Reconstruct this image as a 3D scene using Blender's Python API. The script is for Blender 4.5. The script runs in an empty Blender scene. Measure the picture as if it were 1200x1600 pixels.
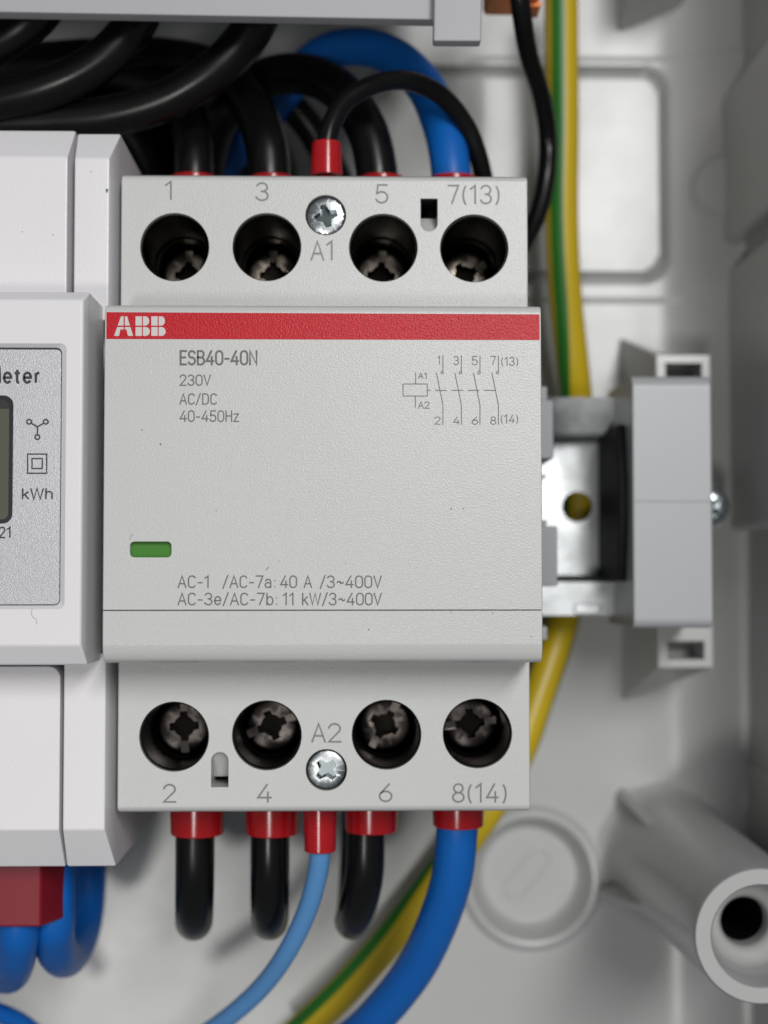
import bpy, bmesh, math, random
from mathutils import Vector, Matrix
random.seed(4)
SC = bpy.context.scene
COL = SC.collection
MM = 0.001
# ------------------------------------------------------------------ camera
# millimetres, world z = 0 on the front face of the contactor, camera 195 mm above it
F, D, NAD = 2467.0, 195.0, (550.0, 905.0)
n_cam = Vector(((NAD[0]-600)/F, (800-NAD[1])/F, -1)).normalized()
ROT = n_cam.rotation_difference(Vector((0, 0, -1))).to_matrix()
cd = bpy.data.cameras.new('camera'); cam = bpy.data.objects.new('camera', cd); COL.objects.link(cam)
cam.matrix_world = Matrix.Translation((0, 0, D*MM)) @ ROT.to_4x4()
cd.sensor_fit = 'VERTICAL'; cd.sensor_height = 36; cd.lens = 36*F/1600
cd.clip_start = 0.005; cd.clip_end = 20
cd.dof.use_dof = True; cd.dof.focus_distance = 0.199; cd.dof.aperture_fstop = 15.0
SC.camera = cam
# ------------------------------------------------------------------ light
w = bpy.data.worlds.new('World'); SC.world = w; w.use_nodes = True
bg = w.node_tree.nodes['Background']; bg.inputs[0].default_value = (0.90, 0.95, 1.0, 1); bg.inputs[1].default_value = 0.155

def area_lamp(name, direction, dist, sx, sy, watts, col, spin=0):
    ld = bpy.data.lights.new(name, 'AREA'); ld.shape = 'RECTANGLE'; ld.size = sx; ld.size_y = sy
    ld.energy = watts; ld.color = col
    o = bpy.data.objects.new(name, ld); COL.objects.link(o)
    d = Vector(direction).normalized()
    o.location = d*dist + Vector((0, 0, -0.05))
    o.rotation_euler = d.to_track_quat('Z', 'Y').to_euler()
    o.rotation_euler.rotate_axis('Z', spin)
    return o
area_lamp('ceiling_lamp', (0.205, 0.305, 1), 1.35, 0.22, 0.50, 10.4, (1.0, 0.99, 0.975))
area_lamp('ceiling_lamp', (-0.162, -0.252, 1), 1.35, 0.10, 0.15, 3.1, (1.0, 0.975, 0.94))
vs = SC.view_settings
vs.view_transform = 'Standard'; vs.look = 'None'; vs.exposure = 0; vs.gamma = 1; vs.use_curve_mapping = False
SC.cycles.max_bounces = 10; SC.cycles.use_denoising = True

# ------------------------------------------------------------------ helpers
def W(px, py, z):
    d = ROT @ Vector(((px-600)/F, (800-py)/F, -1))
    k = (z-D)/d.z
    return Vector((d.x*k, d.y*k, z))

def finish(bm, name, mat, parent=None, origin=None, smooth=35, bevel=0):
    me = bpy.data.meshes.new(name)
    bmesh.ops.remove_doubles(bm, verts=bm.verts, dist=1e-5)
    if smooth is not None: bmesh.ops.recalc_face_normals(bm, faces=bm.faces)
    org = Vector(origin) if origin is not None else Vector((0, 0, 0))
    for v in bm.verts: v.co = (v.co-org)*MM
    bm.to_mesh(me); bm.free()
    if mat: me.materials.append(mat)
    if smooth is not None:
        me.shade_smooth(); me.set_sharp_from_angle(angle=math.radians(smooth))
    o = bpy.data.objects.new(name, me); COL.objects.link(o)
    o.location = org*MM
    if parent is not None: adopt(o, parent)
    return o

def world_loc(o):
    l = Vector(o.location)
    if o.parent: return l     # matrix_parent_inverse cancels the parent's own offset
    return l
def adopt(o, parent):
    o.parent = parent
    o.matrix_parent_inverse = Matrix.Translation(-world_loc(parent))
    return o
def empty(name, loc, label, cat, group=None):
    o = bpy.data.objects.new(name, None); COL.objects.link(o)
    o.empty_display_size = 0.005; o.location = Vector(loc)*MM
    return tag(o, label, cat, group)
def tag(o, label, cat, group=None, kind=None):
    o['label'] = label; o['category'] = cat
    if group: o['group'] = group
    if kind: o['kind'] = kind
    return o

def box(bm, x0, x1, y0, y1, z0, z1):
    vs_ = [bm.verts.new((x, y, z)) for z in (z0, z1) for y in (y0, y1) for x in (x0, x1)]
    for q in ((0,2,3,1),(4,5,7,6),(0,1,5,4),(2,6,7,3),(0,4,6,2),(1,3,7,5)):
        bm.faces.new([vs_[i] for i in q])
    return vs_
def frustum(bm, x0, x1, y0, y1, zt, h, ix0, ix1, iy0, iy1, zb):
    """box whose top rim is chamfered: inset per side over a height h"""
    L = [(x0,x1,y0,y1,zb), (x0,x1,y0,y1,zt-h), (x0+ix0,x1-ix1,y0+iy0,y1-iy1,zt)]
    R = []
    for a,b,c,d,z in L:
        R.append([bm.verts.new(p) for p in ((a,c,z),(b,c,z),(b,d,z),(a,d,z))])
    bm.faces.new(R[0][::-1]); bm.faces.new(R[2])
    for i in range(2):
        for k in range(4):
            bm.faces.new((R[i][k], R[i][(k+1)%4], R[i+1][(k+1)%4], R[i+1][k]))
def prism(bm, poly, axis, a, b):
    """poly of 2-D points extruded along axis from a to b"""
    def P(u, v, t):
        return {'x': (t,u,v), 'y': (u,t,v), 'z': (u,v,t)}[axis]
    A = [bm.verts.new(P(u,v,a)) for u,v in poly]; B = [bm.verts.new(P(u,v,b)) for u,v in poly]
    bm.faces.new(A[::-1]); bm.faces.new(B)
    n = len(poly)
    for i in range(n): bm.faces.new((A[i], A[(i+1)%n], B[(i+1)%n], B[i]))
def bev(bm, off, seg=2, ang=25, sel=None):
    bmesh.ops.recalc_face_normals(bm, faces=bm.faces)
    es = [e for e in bm.edges if len(e.link_faces) == 2 and e.calc_face_angle(0) > math.radians(ang) and (sel is None or sel(e))]
    bmesh.ops.bevel(bm, geom=es, offset=off, segments=seg, profile=0.5, affect='EDGES', clamp_overlap=True)
def lathe(bm, prof, c=(0,0), seg=48, closed=False):
    rings = []
    for r, z in prof:
        if r < 1e-6: rings.append([bm.verts.new((c[0], c[1], z))])
        else: rings.append([bm.verts.new((c[0]+r*math.cos(2*math.pi*k/seg), c[1]+r*math.sin(2*math.pi*k/seg), z)) for k in range(seg)])
    pairs = list(zip(rings, rings[1:])) + ([(rings[-1], rings[0])] if closed else [])
    for A, B in pairs:
        for k in range(seg):
            k2 = (k+1) % seg
            if len(A) == 1 and len(B) == 1: continue
            if len(A) == 1: bm.faces.new((A[0], B[k2], B[k]))
            elif len(B) == 1: bm.faces.new((A[k], A[k2], B[0]))
            else: bm.faces.new((A[k], A[k2], B[k2], B[k]))
def circle(cx, cy, r, n=40, a0=0, a1=360):
    m = n if a1-a0 >= 360 else n+1
    return [(cx+r*math.cos(math.radians(a0+(a1-a0)*i/n)), cy+r*math.sin(math.radians(a0+(a1-a0)*i/n))) for i in range(m)]
def rrect(x0, x1, y0, y1, r, n=6):
    P = []
    for cx, cy, a in ((x1-r,y1-r,0),(x0+r,y1-r,90),(x0+r,y0+r,180),(x1-r,y0+r,270)):
        P += circle(cx, cy, r, n, a, a+90)
    return P
def ring_prism(bm, o_, i_, z0, z1):
    V = [[bm.verts.new((x, y, z)) for x, y in pl] for pl, z in ((o_, z0), (o_, z1), (i_, z1), (i_, z0))]
    n = len(o_)
    for a_, b_ in zip(V, V[1:]+V[:1]):
        for i in range(n): bm.faces.new((a_[i], a_[(i+1)%n], b_[(i+1)%n], b_[i]))
def cut(o, bm, mat=None):
    bmesh.ops.recalc_face_normals(bm, faces=bm.faces)
    me = bpy.data.meshes.new('cutter')
    for v in bm.verts: v.co *= MM
    bm.to_mesh(me); bm.free()
    if mat: me.materials.append(mat)
    c = bpy.data.objects.new('cutter', me); COL.objects.link(c)
    m = o.modifiers.new('b', 'BOOLEAN'); m.operation = 'DIFFERENCE'; m.object = c; m.solver = 'EXACT'
    if mat: m.material_mode = 'TRANSFER'
    bpy.context.view_layer.update()
    dg = bpy.context.evaluated_depsgraph_get()
    nm = bpy.data.meshes.new_from_object(o.evaluated_get(dg))
    o.modifiers.clear(); old = o.data; nm.name = old.name; o.data = nm
    bpy.data.objects.remove(c); bpy.data.meshes.remove(me)
    nm.shade_smooth(); nm.set_sharp_from_angle(angle=math.radians(35))
    return o

def spline(pts, n=14):
    P = [Vector(p) for p in pts]
    P = [P[0]*2-P[1]] + P + [P[-1]*2-P[-2]]
    out = []
    for i in range(1, len(P)-2):
        a, b, c, d = P[i-1], P[i], P[i+1], P[i+2]
        for k in range(n):
            t = k/n
            out.append(0.5*((2*b)+(c-a)*t+(2*a-5*b+4*c-d)*t*t+(3*b-a-3*c+d)*t**3))
    out.append(P[-2])
    return out
def tube(name, pts, r, mat, parent=None, seg=28, twist=0.0, n=14, phase=0.0):
    C_ = spline(pts, n)
    for it in range(2):
        C_ = [C_[0]] + [(C_[i-1]+C_[i]*2+C_[i+1])/4 for i in range(1, len(C_)-1)] + [C_[-1]]
    bm = bmesh.new(); uv = bm.loops.layers.uv.new('UVMap')
    t0 = (C_[1]-C_[0]).normalized()
    up = Vector((0,0,1)) - t0*t0.z
    if up.length < 0.1: up = Vector((0,1,0))-t0*t0.y
    up.normalize()
    rings, ln, ls = [], 0, []
    for i, c in enumerate(C_):
        t = (C_[min(i+1,len(C_)-1)]-C_[max(i-1,0)]).normalized()
        up = (up - t*up.dot(t)).normalized(); sd = t.cross(up)
        if i: ln += (c-C_[i-1]).length
        ls.append(ln)
        a0 = twist(ln) if callable(twist) else phase+twist*ln
        rings.append([bm.verts.new(c+(up*math.cos(a0+2*math.pi*k/seg)+sd*math.sin(a0+2*math.pi*k/seg))*r) for k in range(seg)])
    for i in range(len(rings)-1):
        for k in range(seg):
            k2 = (k+1)%seg
            f = bm.faces.new((rings[i][k], rings[i][k2], rings[i+1][k2], rings[i+1][k]))
            for l, (u, v) in zip(f.loops, ((ls[i],k/seg),(ls[i],(k+1)/seg),(ls[i+1],(k+1)/seg),(ls[i+1],k/seg))): l[uv].uv = (u*0.02, v)
    bm.faces.new(rings[0][::-1]); bm.faces.new(rings[-1])
    return finish(bm, name, mat, parent, origin=C_[0], smooth=50)
def sleeve(name, a, b, r0, r1, mat, parent, seg=32, wall=0.7):
    """hollow plastic collar from a to b"""
    a, b = Vector(a), Vector(b)
    bm = bmesh.new()
    L = (b-a).length
    lathe(bm, [(r0-wall,0),(r0,0),(r1-0.15,L-0.25),(r1-0.3,L-0.05),(r1-wall+0.1,L),(r1-wall,L-0.2),(r0-wall,0)], seg=seg)
    q = (b-a).to_track_quat('Z', 'Y').to_matrix()
    for v in bm.verts: v.co = q @ v.co + a
    return finish(bm, name, mat, parent, origin=a, smooth=40)

# ------------------------------------------------------------------ stroke lettering
def _arc(cx, cy, rx, ry, a0, a1, n=12):
    return [(cx+rx*math.cos(math.radians(a0+(a1-a0)*i/n)), cy+ry*math.sin(math.radians(a0+(a1-a0)*i/n))) for i in range(n+1)]
G = {
 '0': (.60, [_arc(.30,.72,.27,.28,0,180)+_arc(.30,.28,.27,.28,180,360)+[(.57,.72)]]),
 '1': (.42, [[(.03,.80),(.27,1),(.27,0)]]),
 '2': (.60, [_arc(.29,.73,.26,.27,172,-28)+[(.03,0),(.58,0)]]),
 '3': (.60, [_arc(.28,.75,.25,.25,160,-88)[:-1]+[(.26,.52)], [(.26,.52)]+_arc(.28,.26,.28,.26,88,-165)]),
 '4': (.64, [[(.60,.25),(.03,.25),(.42,1)], [(.46,.56),(.46,0)]]),
 '5': (.60, [[(.53,1),(.11,1),(.06,.53)]+_arc(.28,.31,.28,.31,130,-160)]),
 '6': (.60, [[(.46,1),(.12,.52)]+_arc(.30,.29,.27,.29,140,-220,22)]),
 '7': (.58, [[(.02,1),(.55,1),(.20,0)]]),
 '8': (.60, [_arc(.30,.76,.23,.24,-90,270,20), _arc(.30,.26,.28,.26,90,450,20)]),
 'A': (.64, [[(.02,0),(.32,1),(.62,0)], [(.12,.33),(.52,.33)]]),
 'B': (.62, [[(.06,0),(.06,1),(.32,1)]+_arc(.32,.76,.22,.24,90,-90)+[(.06,.52)], [(.32,.52)]+_arc(.32,.26,.26,.26,90,-90)+[(.06,0)]]),
 'C': (.62, [_arc(.32,.72,.27,.28,25,180)+_arc(.32,.28,.27,.28,180,335)]),
 'D': (.64, [[(.06,0),(.06,1),(.28,1)]+_arc(.28,.70,.30,.30,90,0)+_arc(.28,.30,.30,.30,0,-90)+[(.06,0)]]),
 'E': (.56, [[(.52,1),(.06,1),(.06,0),(.52,0)], [(.06,.52),(.46,.52)]]),
 'H': (.64, [[(.06,0),(.06,1)], [(.58,0),(.58,1)], [(.06,.52),(.58,.52)]]),
 'M': (.86, [[(.08,0),(.08,1),(.43,.1),(.78,1),(.78,0)]]),
 'N': (.66, [[(.06,0),(.06,1),(.60,0),(.60,1)]]),
 'S': (.60, [_arc(.30,.75,.25,.25,25,250)+_arc(.29,.26,.27,.26,75,-155)]),
 'V': (.62, [[(.02,1),(.31,0),(.60,1)]]),
 'W': (.92, [[(.02,1),(.24,0),(.46,1),(.68,0),(.90,1)]]),
 'a': (.54, [_arc(.26,.50,.21,.21,160,0)+[(.47,0)], _arc(.25,.21,.22,.21,60,360,16)[:]]),
 'b': (.56, [[(.06,0),(.06,1)], _arc(.29,.35,.23,.35,180,-180,20)]),
 'e': (.56, [[(.05,.36),(.51,.36)]+_arc(.28,.36,.23,.35,0,325,20)]),
 'h': (.56, [[(.06,0),(.06,1)], [(.06,.45)]+_arc(.27,.48,.21,.22,170,0)+[(.48,0)]]),
 'k': (.50, [[(.06,0),(.06,1)], [(.46,.70),(.06,.30)], [(.20,.44),(.48,0)]]),
 'r': (.38, [[(.08,0),(.08,.70)], [(.08,.42)]+_arc(.30,.46,.22,.23,170,85,6)]),
 't': (.36, [[(.16,.92),(.16,.16)]+_arc(.28,.14,.12,.13,180,280,6), [(.0,.68),(.34,.68)]]),
 'z': (.48, [[(.03,.70),(.44,.70),(.03,0),(.46,0)]]),
 '(': (.32, [_arc(.55,.45,.46,.72,137,223)]), ')': (.32, [_arc(-.23,.45,.46,.72,-43,43)]),
 '/': (.44, [[(.02,-.08),(.40,1.05)]]), '-': (.42, [[(.06,.42),(.36,.42)]]),
 '~': (.60, [_arc(.19,.42,.13,.10,180,0,8)+_arc(.43,.46,.11,.10,180,360,8)]),
 ':': (.26, [[(.12,.06),(.12,.062)], [(.12,.60),(.12,.602)]]), '.': (.22, [[(.1,.03),(.1,.032)]]), ' ': (.34, []),
}
class Ink:
    """flat printed strokes lying just proud of a surface"""
    def __init__(s, z): s.bm = bmesh.new(); s.z = z; s.k = 0
    def stroke(s, pts, wd, cap=True):
        s.k += 1
        z = s.z + 0.006*(s.k % 4)
        P = [Vector((p[0], p[1])) for p in pts]
        Q = [P[0]]
        for p in P[1:]:
            if (p-Q[-1]).length > 1e-4: Q.append(p)
        P = Q
        if len(P) < 2: P.append(P[0]+Vector((0.01, 0)))
        h = wd/2
        closed = (P[0]-P[-1]).length < 1e-3 and len(P) > 3
        if closed: P = P[:-1]
        n = len(P); L, R = [], []
        for i in range(n):
            if closed: a, b = P[i-1], P[(i+1)%n]
            else: a, b = P[max(i-1,0)], P[min(i+1,n-1)]
            d1 = (P[i]-a); d2 = (b-P[i])
            if d1.length < 1e-6: d1 = d2
            if d2.length < 1e-6: d2 = d1
            d1 = d1.normalized(); d2 = d2.normalized(); t = d1+d2
            t = t.normalized() if t.length > 1e-3 else d1
            nn = Vector((-t.y, t.x)); c = max(0.45, t.dot(d1)); m = nn*(h/c)
            L.append(P[i]+m); R.append(P[i]-m)
        if cap and not closed:
            for e, sg in ((0, -1), (n-1, 1)):
                j = 1 if e == 0 else n-2
                t = (P[e]-P[j]).normalized(); ang = math.atan2(t.y, t.x)
                f = [s.bm.verts.new((P[e].x+h*math.cos(ang+math.radians(a)), P[e].y+h*math.sin(ang+math.radians(a)), z)) for a in range(-90, 91, 30)]
                s.bm.faces.new(f)
        VL = [s.bm.verts.new((p.x,p.y,z)) for p in L]; VR = [s.bm.verts.new((p.x,p.y,z)) for p in R]
        for i in range(n if closed else n-1):
            j = (i+1) % n
            s.bm.faces.new((VR[i], VR[j], VL[j], VL[i]))
    def poly(s, pts):
        s.k += 1
        s.bm.faces.new([s.bm.verts.new((p[0], p[1], s.z)) for p in pts])
    def text(s, st, a, b, cap, wt, cap_ends=True, gap=.13):
        """st from baseline-left corner a to right end b (world mm), letter height cap, stroke wt"""
        tot = sum(G[c][0]+gap for c in st)-gap
        ax = Vector((b[0]-a[0], b[1]-a[1])); ex = ax/tot
        ey = Vector((-ax.y, ax.x)).normalized()*cap
        o = Vector((a[0], a[1])); x = 0
        for c in st:
            wdt, strokes = G[c]
            for q in strokes: s.stroke([o+ex*(x+p[0])+ey*p[1] for p in q], wt, cap_ends)
            x += wdt+gap
    def done(s, name, mat, parent):
        for f in s.bm.faces:
            f.normal_update()
            if f.normal.z < 0: f.normal_flip()
        vs_ = [v.co for v in s.bm.verts]
        c = Vector((sum(v.x for v in vs_)/len(vs_), sum(v.y for v in vs_)/len(vs_), s.z))
        me = bpy.data.meshes.new(name)
        for v in s.bm.verts: v.co = (v.co-c)*MM
        s.bm.to_mesh(me); s.bm.free(); me.materials.append(mat)
        o = bpy.data.objects.new(name, me); COL.objects.link(o); o.location = c*MM
        return adopt(o, parent)
def label_px(st, x0, x1, ybase, ycap, z, wt, name, mat, parent, cap_ends=True, gap=.13):
    k = Ink(z+0.02)
    a, b, c = W(x0,ybase,z), W(x1,ybase,z), W(x0,ycap,z)
    k.text(st, a, b, (c-a).length, wt, cap_ends, gap)
    return k.done(name, mat, parent)

# ------------------------------------------------------------------ materials
def nodes(name):
    m = bpy.data.materials.new(name); m.use_nodes = True
    nt = m.node_tree; return m, nt, nt.nodes['Principled BSDF']
def plastic(name, col, rough=0.45, grain=0, gs=3000, specks=0, var=0.04, metal=0, spec=0.5, rvar=0.0, coat=0):
    m, nt, p = nodes(name); N, L = nt.nodes, nt.links
    p.inputs['Roughness'].default_value = rough; p.inputs['Metallic'].default_value = metal
    p.inputs['Specular IOR Level'].default_value = spec
    p.inputs['Coat Weight'].default_value = coat
    tc = N.new('ShaderNodeTexCoord')
    ge = N.new('ShaderNodeNewGeometry')
    n1 = N.new('ShaderNodeTexNoise'); n1.inputs['Scale'].default_value = 45; n1.inputs['Detail'].default_value = 6
    L.new(ge.outputs['Position'], n1.inputs['Vector'])
    mx = N.new('ShaderNodeMix'); mx.data_type = 'RGBA'
    mx.inputs[6].default_value = (*[c*(1-var) for c in col], 1); mx.inputs[7].default_value = (*[min(1, c*(1+var)) for c in col], 1)
    L.new(n1.outputs['Fac'], mx.inputs[0])
    out = mx.outputs[2]
    if specks:
        vo = N.new('ShaderNodeTexVoronoi'); vo.inputs['Scale'].default_value = 130; vo.voronoi_dimensions = '2D'
        L.new(ge.outputs['Position'], vo.inputs['Vector'])
        n2 = N.new('ShaderNodeTexNoise'); n2.inputs['Scale'].default_value = 4000
        L.new(ge.outputs['Position'], n2.inputs['Vector'])
        sep = N.new('ShaderNodeSeparateColor'); L.new(vo.outputs['Color'], sep.inputs[0])
        # radius of each fleck differs from cell to cell, most cells have none
        mr = N.new('ShaderNodeMapRange'); mr.inputs[1].default_value = 1-specks; mr.inputs[2].default_value = 1; mr.inputs[3].default_value = -0.01; mr.inputs[4].default_value = 0.035
        L.new(sep.outputs[0], mr.inputs[0])
        mw = N.new('ShaderNodeMath'); mw.operation = 'MULTIPLY_ADD'; mw.inputs[1].default_value = 0.03; mw.inputs[2].default_value = -0.015
        L.new(n2.outputs['Fac'], mw.inputs[0])
        ad = N.new('ShaderNodeMath'); L.new(vo.outputs['Distance'], ad.inputs[0]); L.new(mw.outputs[0], ad.inputs[1])
        lt = N.new('ShaderNodeMath'); lt.operation = 'LESS_THAN'; L.new(ad.outputs[0], lt.inputs[0]); L.new(mr.outputs[0], lt.inputs[1])
        fm = N.new('ShaderNodeMath'); fm.operation = 'MULTIPLY'; fm.inputs[1].default_value = 0.75; L.new(lt.outputs[0], fm.inputs[0])
        mx2 = N.new('ShaderNodeMix'); mx2.data_type = 'RGBA'; mx2.inputs[7].default_value = (0.06, 0.055, 0.05, 1)
        L.new(fm.outputs[0], mx2.inputs[0]); L.new(out, mx2.inputs[6]); out = mx2.outputs[2]
    L.new(out, p.inputs['Base Color'])
    if rvar:
        n3 = N.new('ShaderNodeTexNoise'); n3.inputs['Scale'].default_value = 160; n3.inputs['Detail'].default_value = 5
        L.new(ge.outputs['Position'], n3.inputs['Vector'])
        mr2 = N.new('ShaderNodeMapRange'); mr2.inputs[1].default_value = .3; mr2.inputs[2].default_value = .7; mr2.inputs[3].default_value = rough-rvar; mr2.inputs[4].default_value = rough+rvar
        L.new(n3.outputs['Fac'], mr2.inputs[0]); L.new(mr2.outputs[0], p.inputs['Roughness'])
    if grain:
        n4 = N.new('ShaderNodeTexNoise'); n4.inputs['Scale'].default_value = gs; n4.inputs['Detail'].default_value = 2.5
        L.new(ge.outputs['Position'], n4.inputs['Vector'])
        b = N.new('ShaderNodeBump'); b.inputs['Strength'].default_value = grain; b.inputs['Distance'].default_value = 0.0001
        L.new(n4.outputs['Fac'], b.inputs['Height']); L.new(b.outputs[0], p.inputs['Normal'])
    return m
def metal(name, col, rough, scale=200, var=0.12, bump=0.0, spread=None):
    m = plastic(name, col, rough, grain=bump, gs=scale*6, var=var, metal=1, rvar=rough*0.35)
    return m
M = {}
M['grey']    = plastic('light_grey_plastic', (0.562, 0.568, 0.556), 0.31, grain=0.42, gs=4300, spec=0.4)
M['white']   = plastic('white_plastic', (0.77, 0.755, 0.775), 0.36, grain=0.26, gs=4200, var=0.015)
M['box']     = plastic('enclosure_plastic', (0.455, 0.46, 0.455), 0.29, grain=0.04, gs=900, var=0.02, rvar=0.012)
M['dgrey']   = plastic('mid_grey_plastic', (0.29, 0.295, 0.31), 0.45, grain=0.15, gs=2600)
M['dev']     = plastic('device_plastic', (0.40, 0.40, 0.42), 0.5, grain=0.1, gs=2600)
M['stop']    = plastic('end_stop_plastic', (0.39, 0.40, 0.415), 0.38, grain=0.15, gs=3000, specks=0.08)
M['red']     = plastic('red_stripe', (0.52, 0.009, 0.020), 0.30, grain=0.5, gs=4300, spec=0.18)
M['logo']    = plastic('logo_white', (0.62, 0.60, 0.58), 0.5)
M['ink']     = plastic('grey_ink', (0.115, 0.115, 0.12), 0.5, var=0.15)
M['ink2']    = plastic('pale_ink', (0.19, 0.19, 0.19), 0.5, var=0.15)
M['black_ink'] = plastic('black_ink', (0.02, 0.02, 0.03), 0.5)
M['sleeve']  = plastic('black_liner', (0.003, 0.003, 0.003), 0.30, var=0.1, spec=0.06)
M['screw']   = metal('dark_screw', (0.115, 0.10, 0.092), 0.24, 400, bump=0.0)
M['lightened']    = metal('lightened_screw', (0.17, 0.15, 0.125), 0.30, 400)  # upper screws coloured lighter to make up for the shade in their wells
M['zinc']    = metal('zinc_screw', (0.36, 0.38, 0.39), 0.30, 500, bump=0.10)
M['bright'] = metal('bright_zinc', (0.74, 0.82, 0.86), 0.30, 500, bump=0.03)
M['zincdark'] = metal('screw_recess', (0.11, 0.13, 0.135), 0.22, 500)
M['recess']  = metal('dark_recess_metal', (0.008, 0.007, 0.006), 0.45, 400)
M['rail']    = metal('galvanised_steel', (0.36, 0.375, 0.38), 0.38, 60, var=0.2, bump=0.35)
M['ferrule'] = plastic('red_ferrule', (0.40, 0.008, 0.012), 0.2, var=0.05)
M['ferrule2']= plastic('dark_red_ferrule', (0.21, 0.009, 0.02), 0.38, spec=0.2, var=0.05)
M['black']   = plastic('black_insulation', (0.0035, 0.0035, 0.0035), 0.29, spec=0.32, grain=0.05, gs=1500, rvar=0.06)
M['blue']    = plastic('blue_insulation', (0.004, 0.115, 0.45), 0.40, spec=0.35, grain=0.05, gs=1500, rvar=0.05)
M['sky']     = plastic('light_blue_insulation', (0.10, 0.29, 0.60), 0.45, grain=0.05, gs=1500)
M['orange']  = plastic('orange_plastic', (0.92, 0.24, 0.03), 0.45)
M['green']   = plastic('green_indicator', (0.055, 0.21, 0.024), 0.45, grain=0.1, spec=0.2)
M['panel']   = plastic('silver_faceplate', (0.42, 0.42, 0.44), 0.42, grain=0.5, gs=8000, var=0.05, metal=0.6)
M['lcdframe']= plastic('display_frame', (0.012, 0.012, 0.018), 0.3)
M['lcd']     = plastic('display_glass', (0.115, 0.118, 0.09), 0.12, var=0.06)
M['lcdband'] = plastic('display_band', (0.05, 0.052, 0.05), 0.15)
M['scratch'] = plastic('scratched_plastic', (0.67, 0.68, 0.665), 0.4)
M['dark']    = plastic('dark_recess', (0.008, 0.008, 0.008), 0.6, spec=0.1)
def earth_mat():
    m, nt, p = nodes('green_yellow_insulation'); N, L = nt.nodes, nt.links
    uv = N.new('ShaderNodeUVMap'); sp = N.new('ShaderNodeSeparateXYZ'); L.new(uv.outputs[0], sp.inputs[0])
    s2 = N.new('ShaderNodeMath'); s2.operation = 'MULTIPLY'; s2.inputs[1].default_value = 2; L.new(sp.outputs[1], s2.inputs[0])
    fr = N.new('ShaderNodeMath'); fr.operation = 'FRACT'; L.new(s2.outputs[0], fr.inputs[0])
    lt = N.new('ShaderNodeMath'); lt.operation = 'LESS_THAN'; lt.inputs[1].default_value = 0.27; L.new(fr.outputs[0], lt.inputs[0])
    mx = N.new('ShaderNodeMix'); mx.data_type = 'RGBA'
    mx.inputs[6].default_value = (0.54, 0.385, 0.012, 1); mx.inputs[7].default_value = (0.02, 0.145, 0.015, 1)
    L.new(lt.outputs[0], mx.inputs[0]); L.new(mx.outputs[2], p.inputs['Base Color'])
    p.inputs['Roughness'].default_value = 0.38
    return m
M['earth'] = earth_mat()

# ================================================================== ENCLOSURE
ZW = -85.0
enc = empty('enclosure', (10, 0, ZW), 'light grey moulded plastic enclosure box behind everything, with ribs and knockouts', 'enclosure')
KX, KY = W(830, 1372, ZW)[:2]
def sm(a, b, x):
    t = max(0, min(1, (x-a)/(b-a))); return t*t*(3-2*t)
def rr_dist(x, y, x0, x1, y0, y1, r):
    qx = abs(x-(x0+x1)/2)-(x1-x0)/2+r; qy = abs(y-(y0+y1)/2)-(y1-y0)/2+r
    return math.hypot(max(qx,0), max(qy,0))+min(max(qx,qy),0)-r
gx0, gy0 = W(560, 441, ZW)[:2]; gx1, gy1 = W(1044, 104, ZW)[:2]
ly_a = W(950, 93, ZW).y; ly_b = W(950, 470, ZW).y
bx, by = W(1122, 300, ZW)[:2]
XS = W(1093, 700, ZW).x       # foot of the right-hand side wall
def wall_h(x, y):
    h = ZW
    d = rr_dist(x, y, gx0, gx1, gy0, gy1, 5.0)
    # moulded knockout groove
    h -= 2.4*max(0, 1-abs(d+1)/0.95)
    h += 0.35*sm(ly_b-0.25, ly_b+0.25, y)*(1-sm(ly_a-0.25, ly_a+0.25, y))*sm(20, 24, x)
    # shallow fillet up to the side wall
    h += 5.5*sm(XS-11, XS+7.5, x)**2
    dd = math.hypot(x-bx, y-by)
    h += 0.9*(sm(5.6, 4.8, dd) if dd > 4.8 else 1)*1.6 if dd < 5.6 else 0
    if math.hypot(x-KX, y-KY) < 11.2: h -= 5
    # moulded floor is never perfectly flat
    h += 0.05*math.sin(x/13.0+1)*math.sin(y/17.0)
    return h
bm = bmesh.new()
nx, ny, x0, x1, y0, y1 = 330, 470, -85, XS+7.5, -92, 122
gv = [[bm.verts.new((x0+(x1-x0)*i/nx, y0+(y1-y0)*j/ny, wall_h(x0+(x1-x0)*i/nx, y0+(y1-y0)*j/ny))) for j in range(ny+1)] for i in range(nx+1)]
for i in range(nx):
    for j in range(ny): bm.faces.new((gv[i][j], gv[i+1][j], gv[i+1][j+1], gv[i][j+1]))
back = finish(bm, 'back_wall', M['box'], enc, smooth=60)
# the knockout: raised ring, sunk floor with a pill-shaped boss
bm = bmesh.new()
lathe(bm, [(13.2, ZW-0.3),(12.4, ZW+0.35),(11.9, ZW+1.25),(11.3, ZW+1.5),(10.8, ZW+1.4),(10.35, ZW+0.7),(9.7, ZW-1.4),(9.0,ZW-2.9),(8.4, ZW-3.5),(8.1, ZW-3.6),(0, ZW-3.6)], (KX, KY), 64)
ko = finish(bm, 'knockout', M['box'], enc, origin=(KX, KY, ZW), smooth=28)
bm = bmesh.new()
pl = [(p[0], p[1]) for p in rrect(-5.4, 5.4, -2.1, 2.1, 1.9, 8)]
pi_ = [(p[0], p[1]) for p in rrect(-4.95, 4.95, -1.65, 1.65, 1.5, 8)]
ring_prism(bm, pl, pi_, ZW-3.9, ZW-3.2); bev(bm, 0.12, 2)
cc = W(826, 1368, ZW-2)
rot = Matrix.Rotation(math.radians(50), 3, 'Z')
for v in bm.verts: v.co = rot @ v.co + Vector((cc.x, cc.y, 0))
finish(bm, 'knockout_tab', M['box'], ko, origin=(cc.x, cc.y, ZW))
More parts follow.
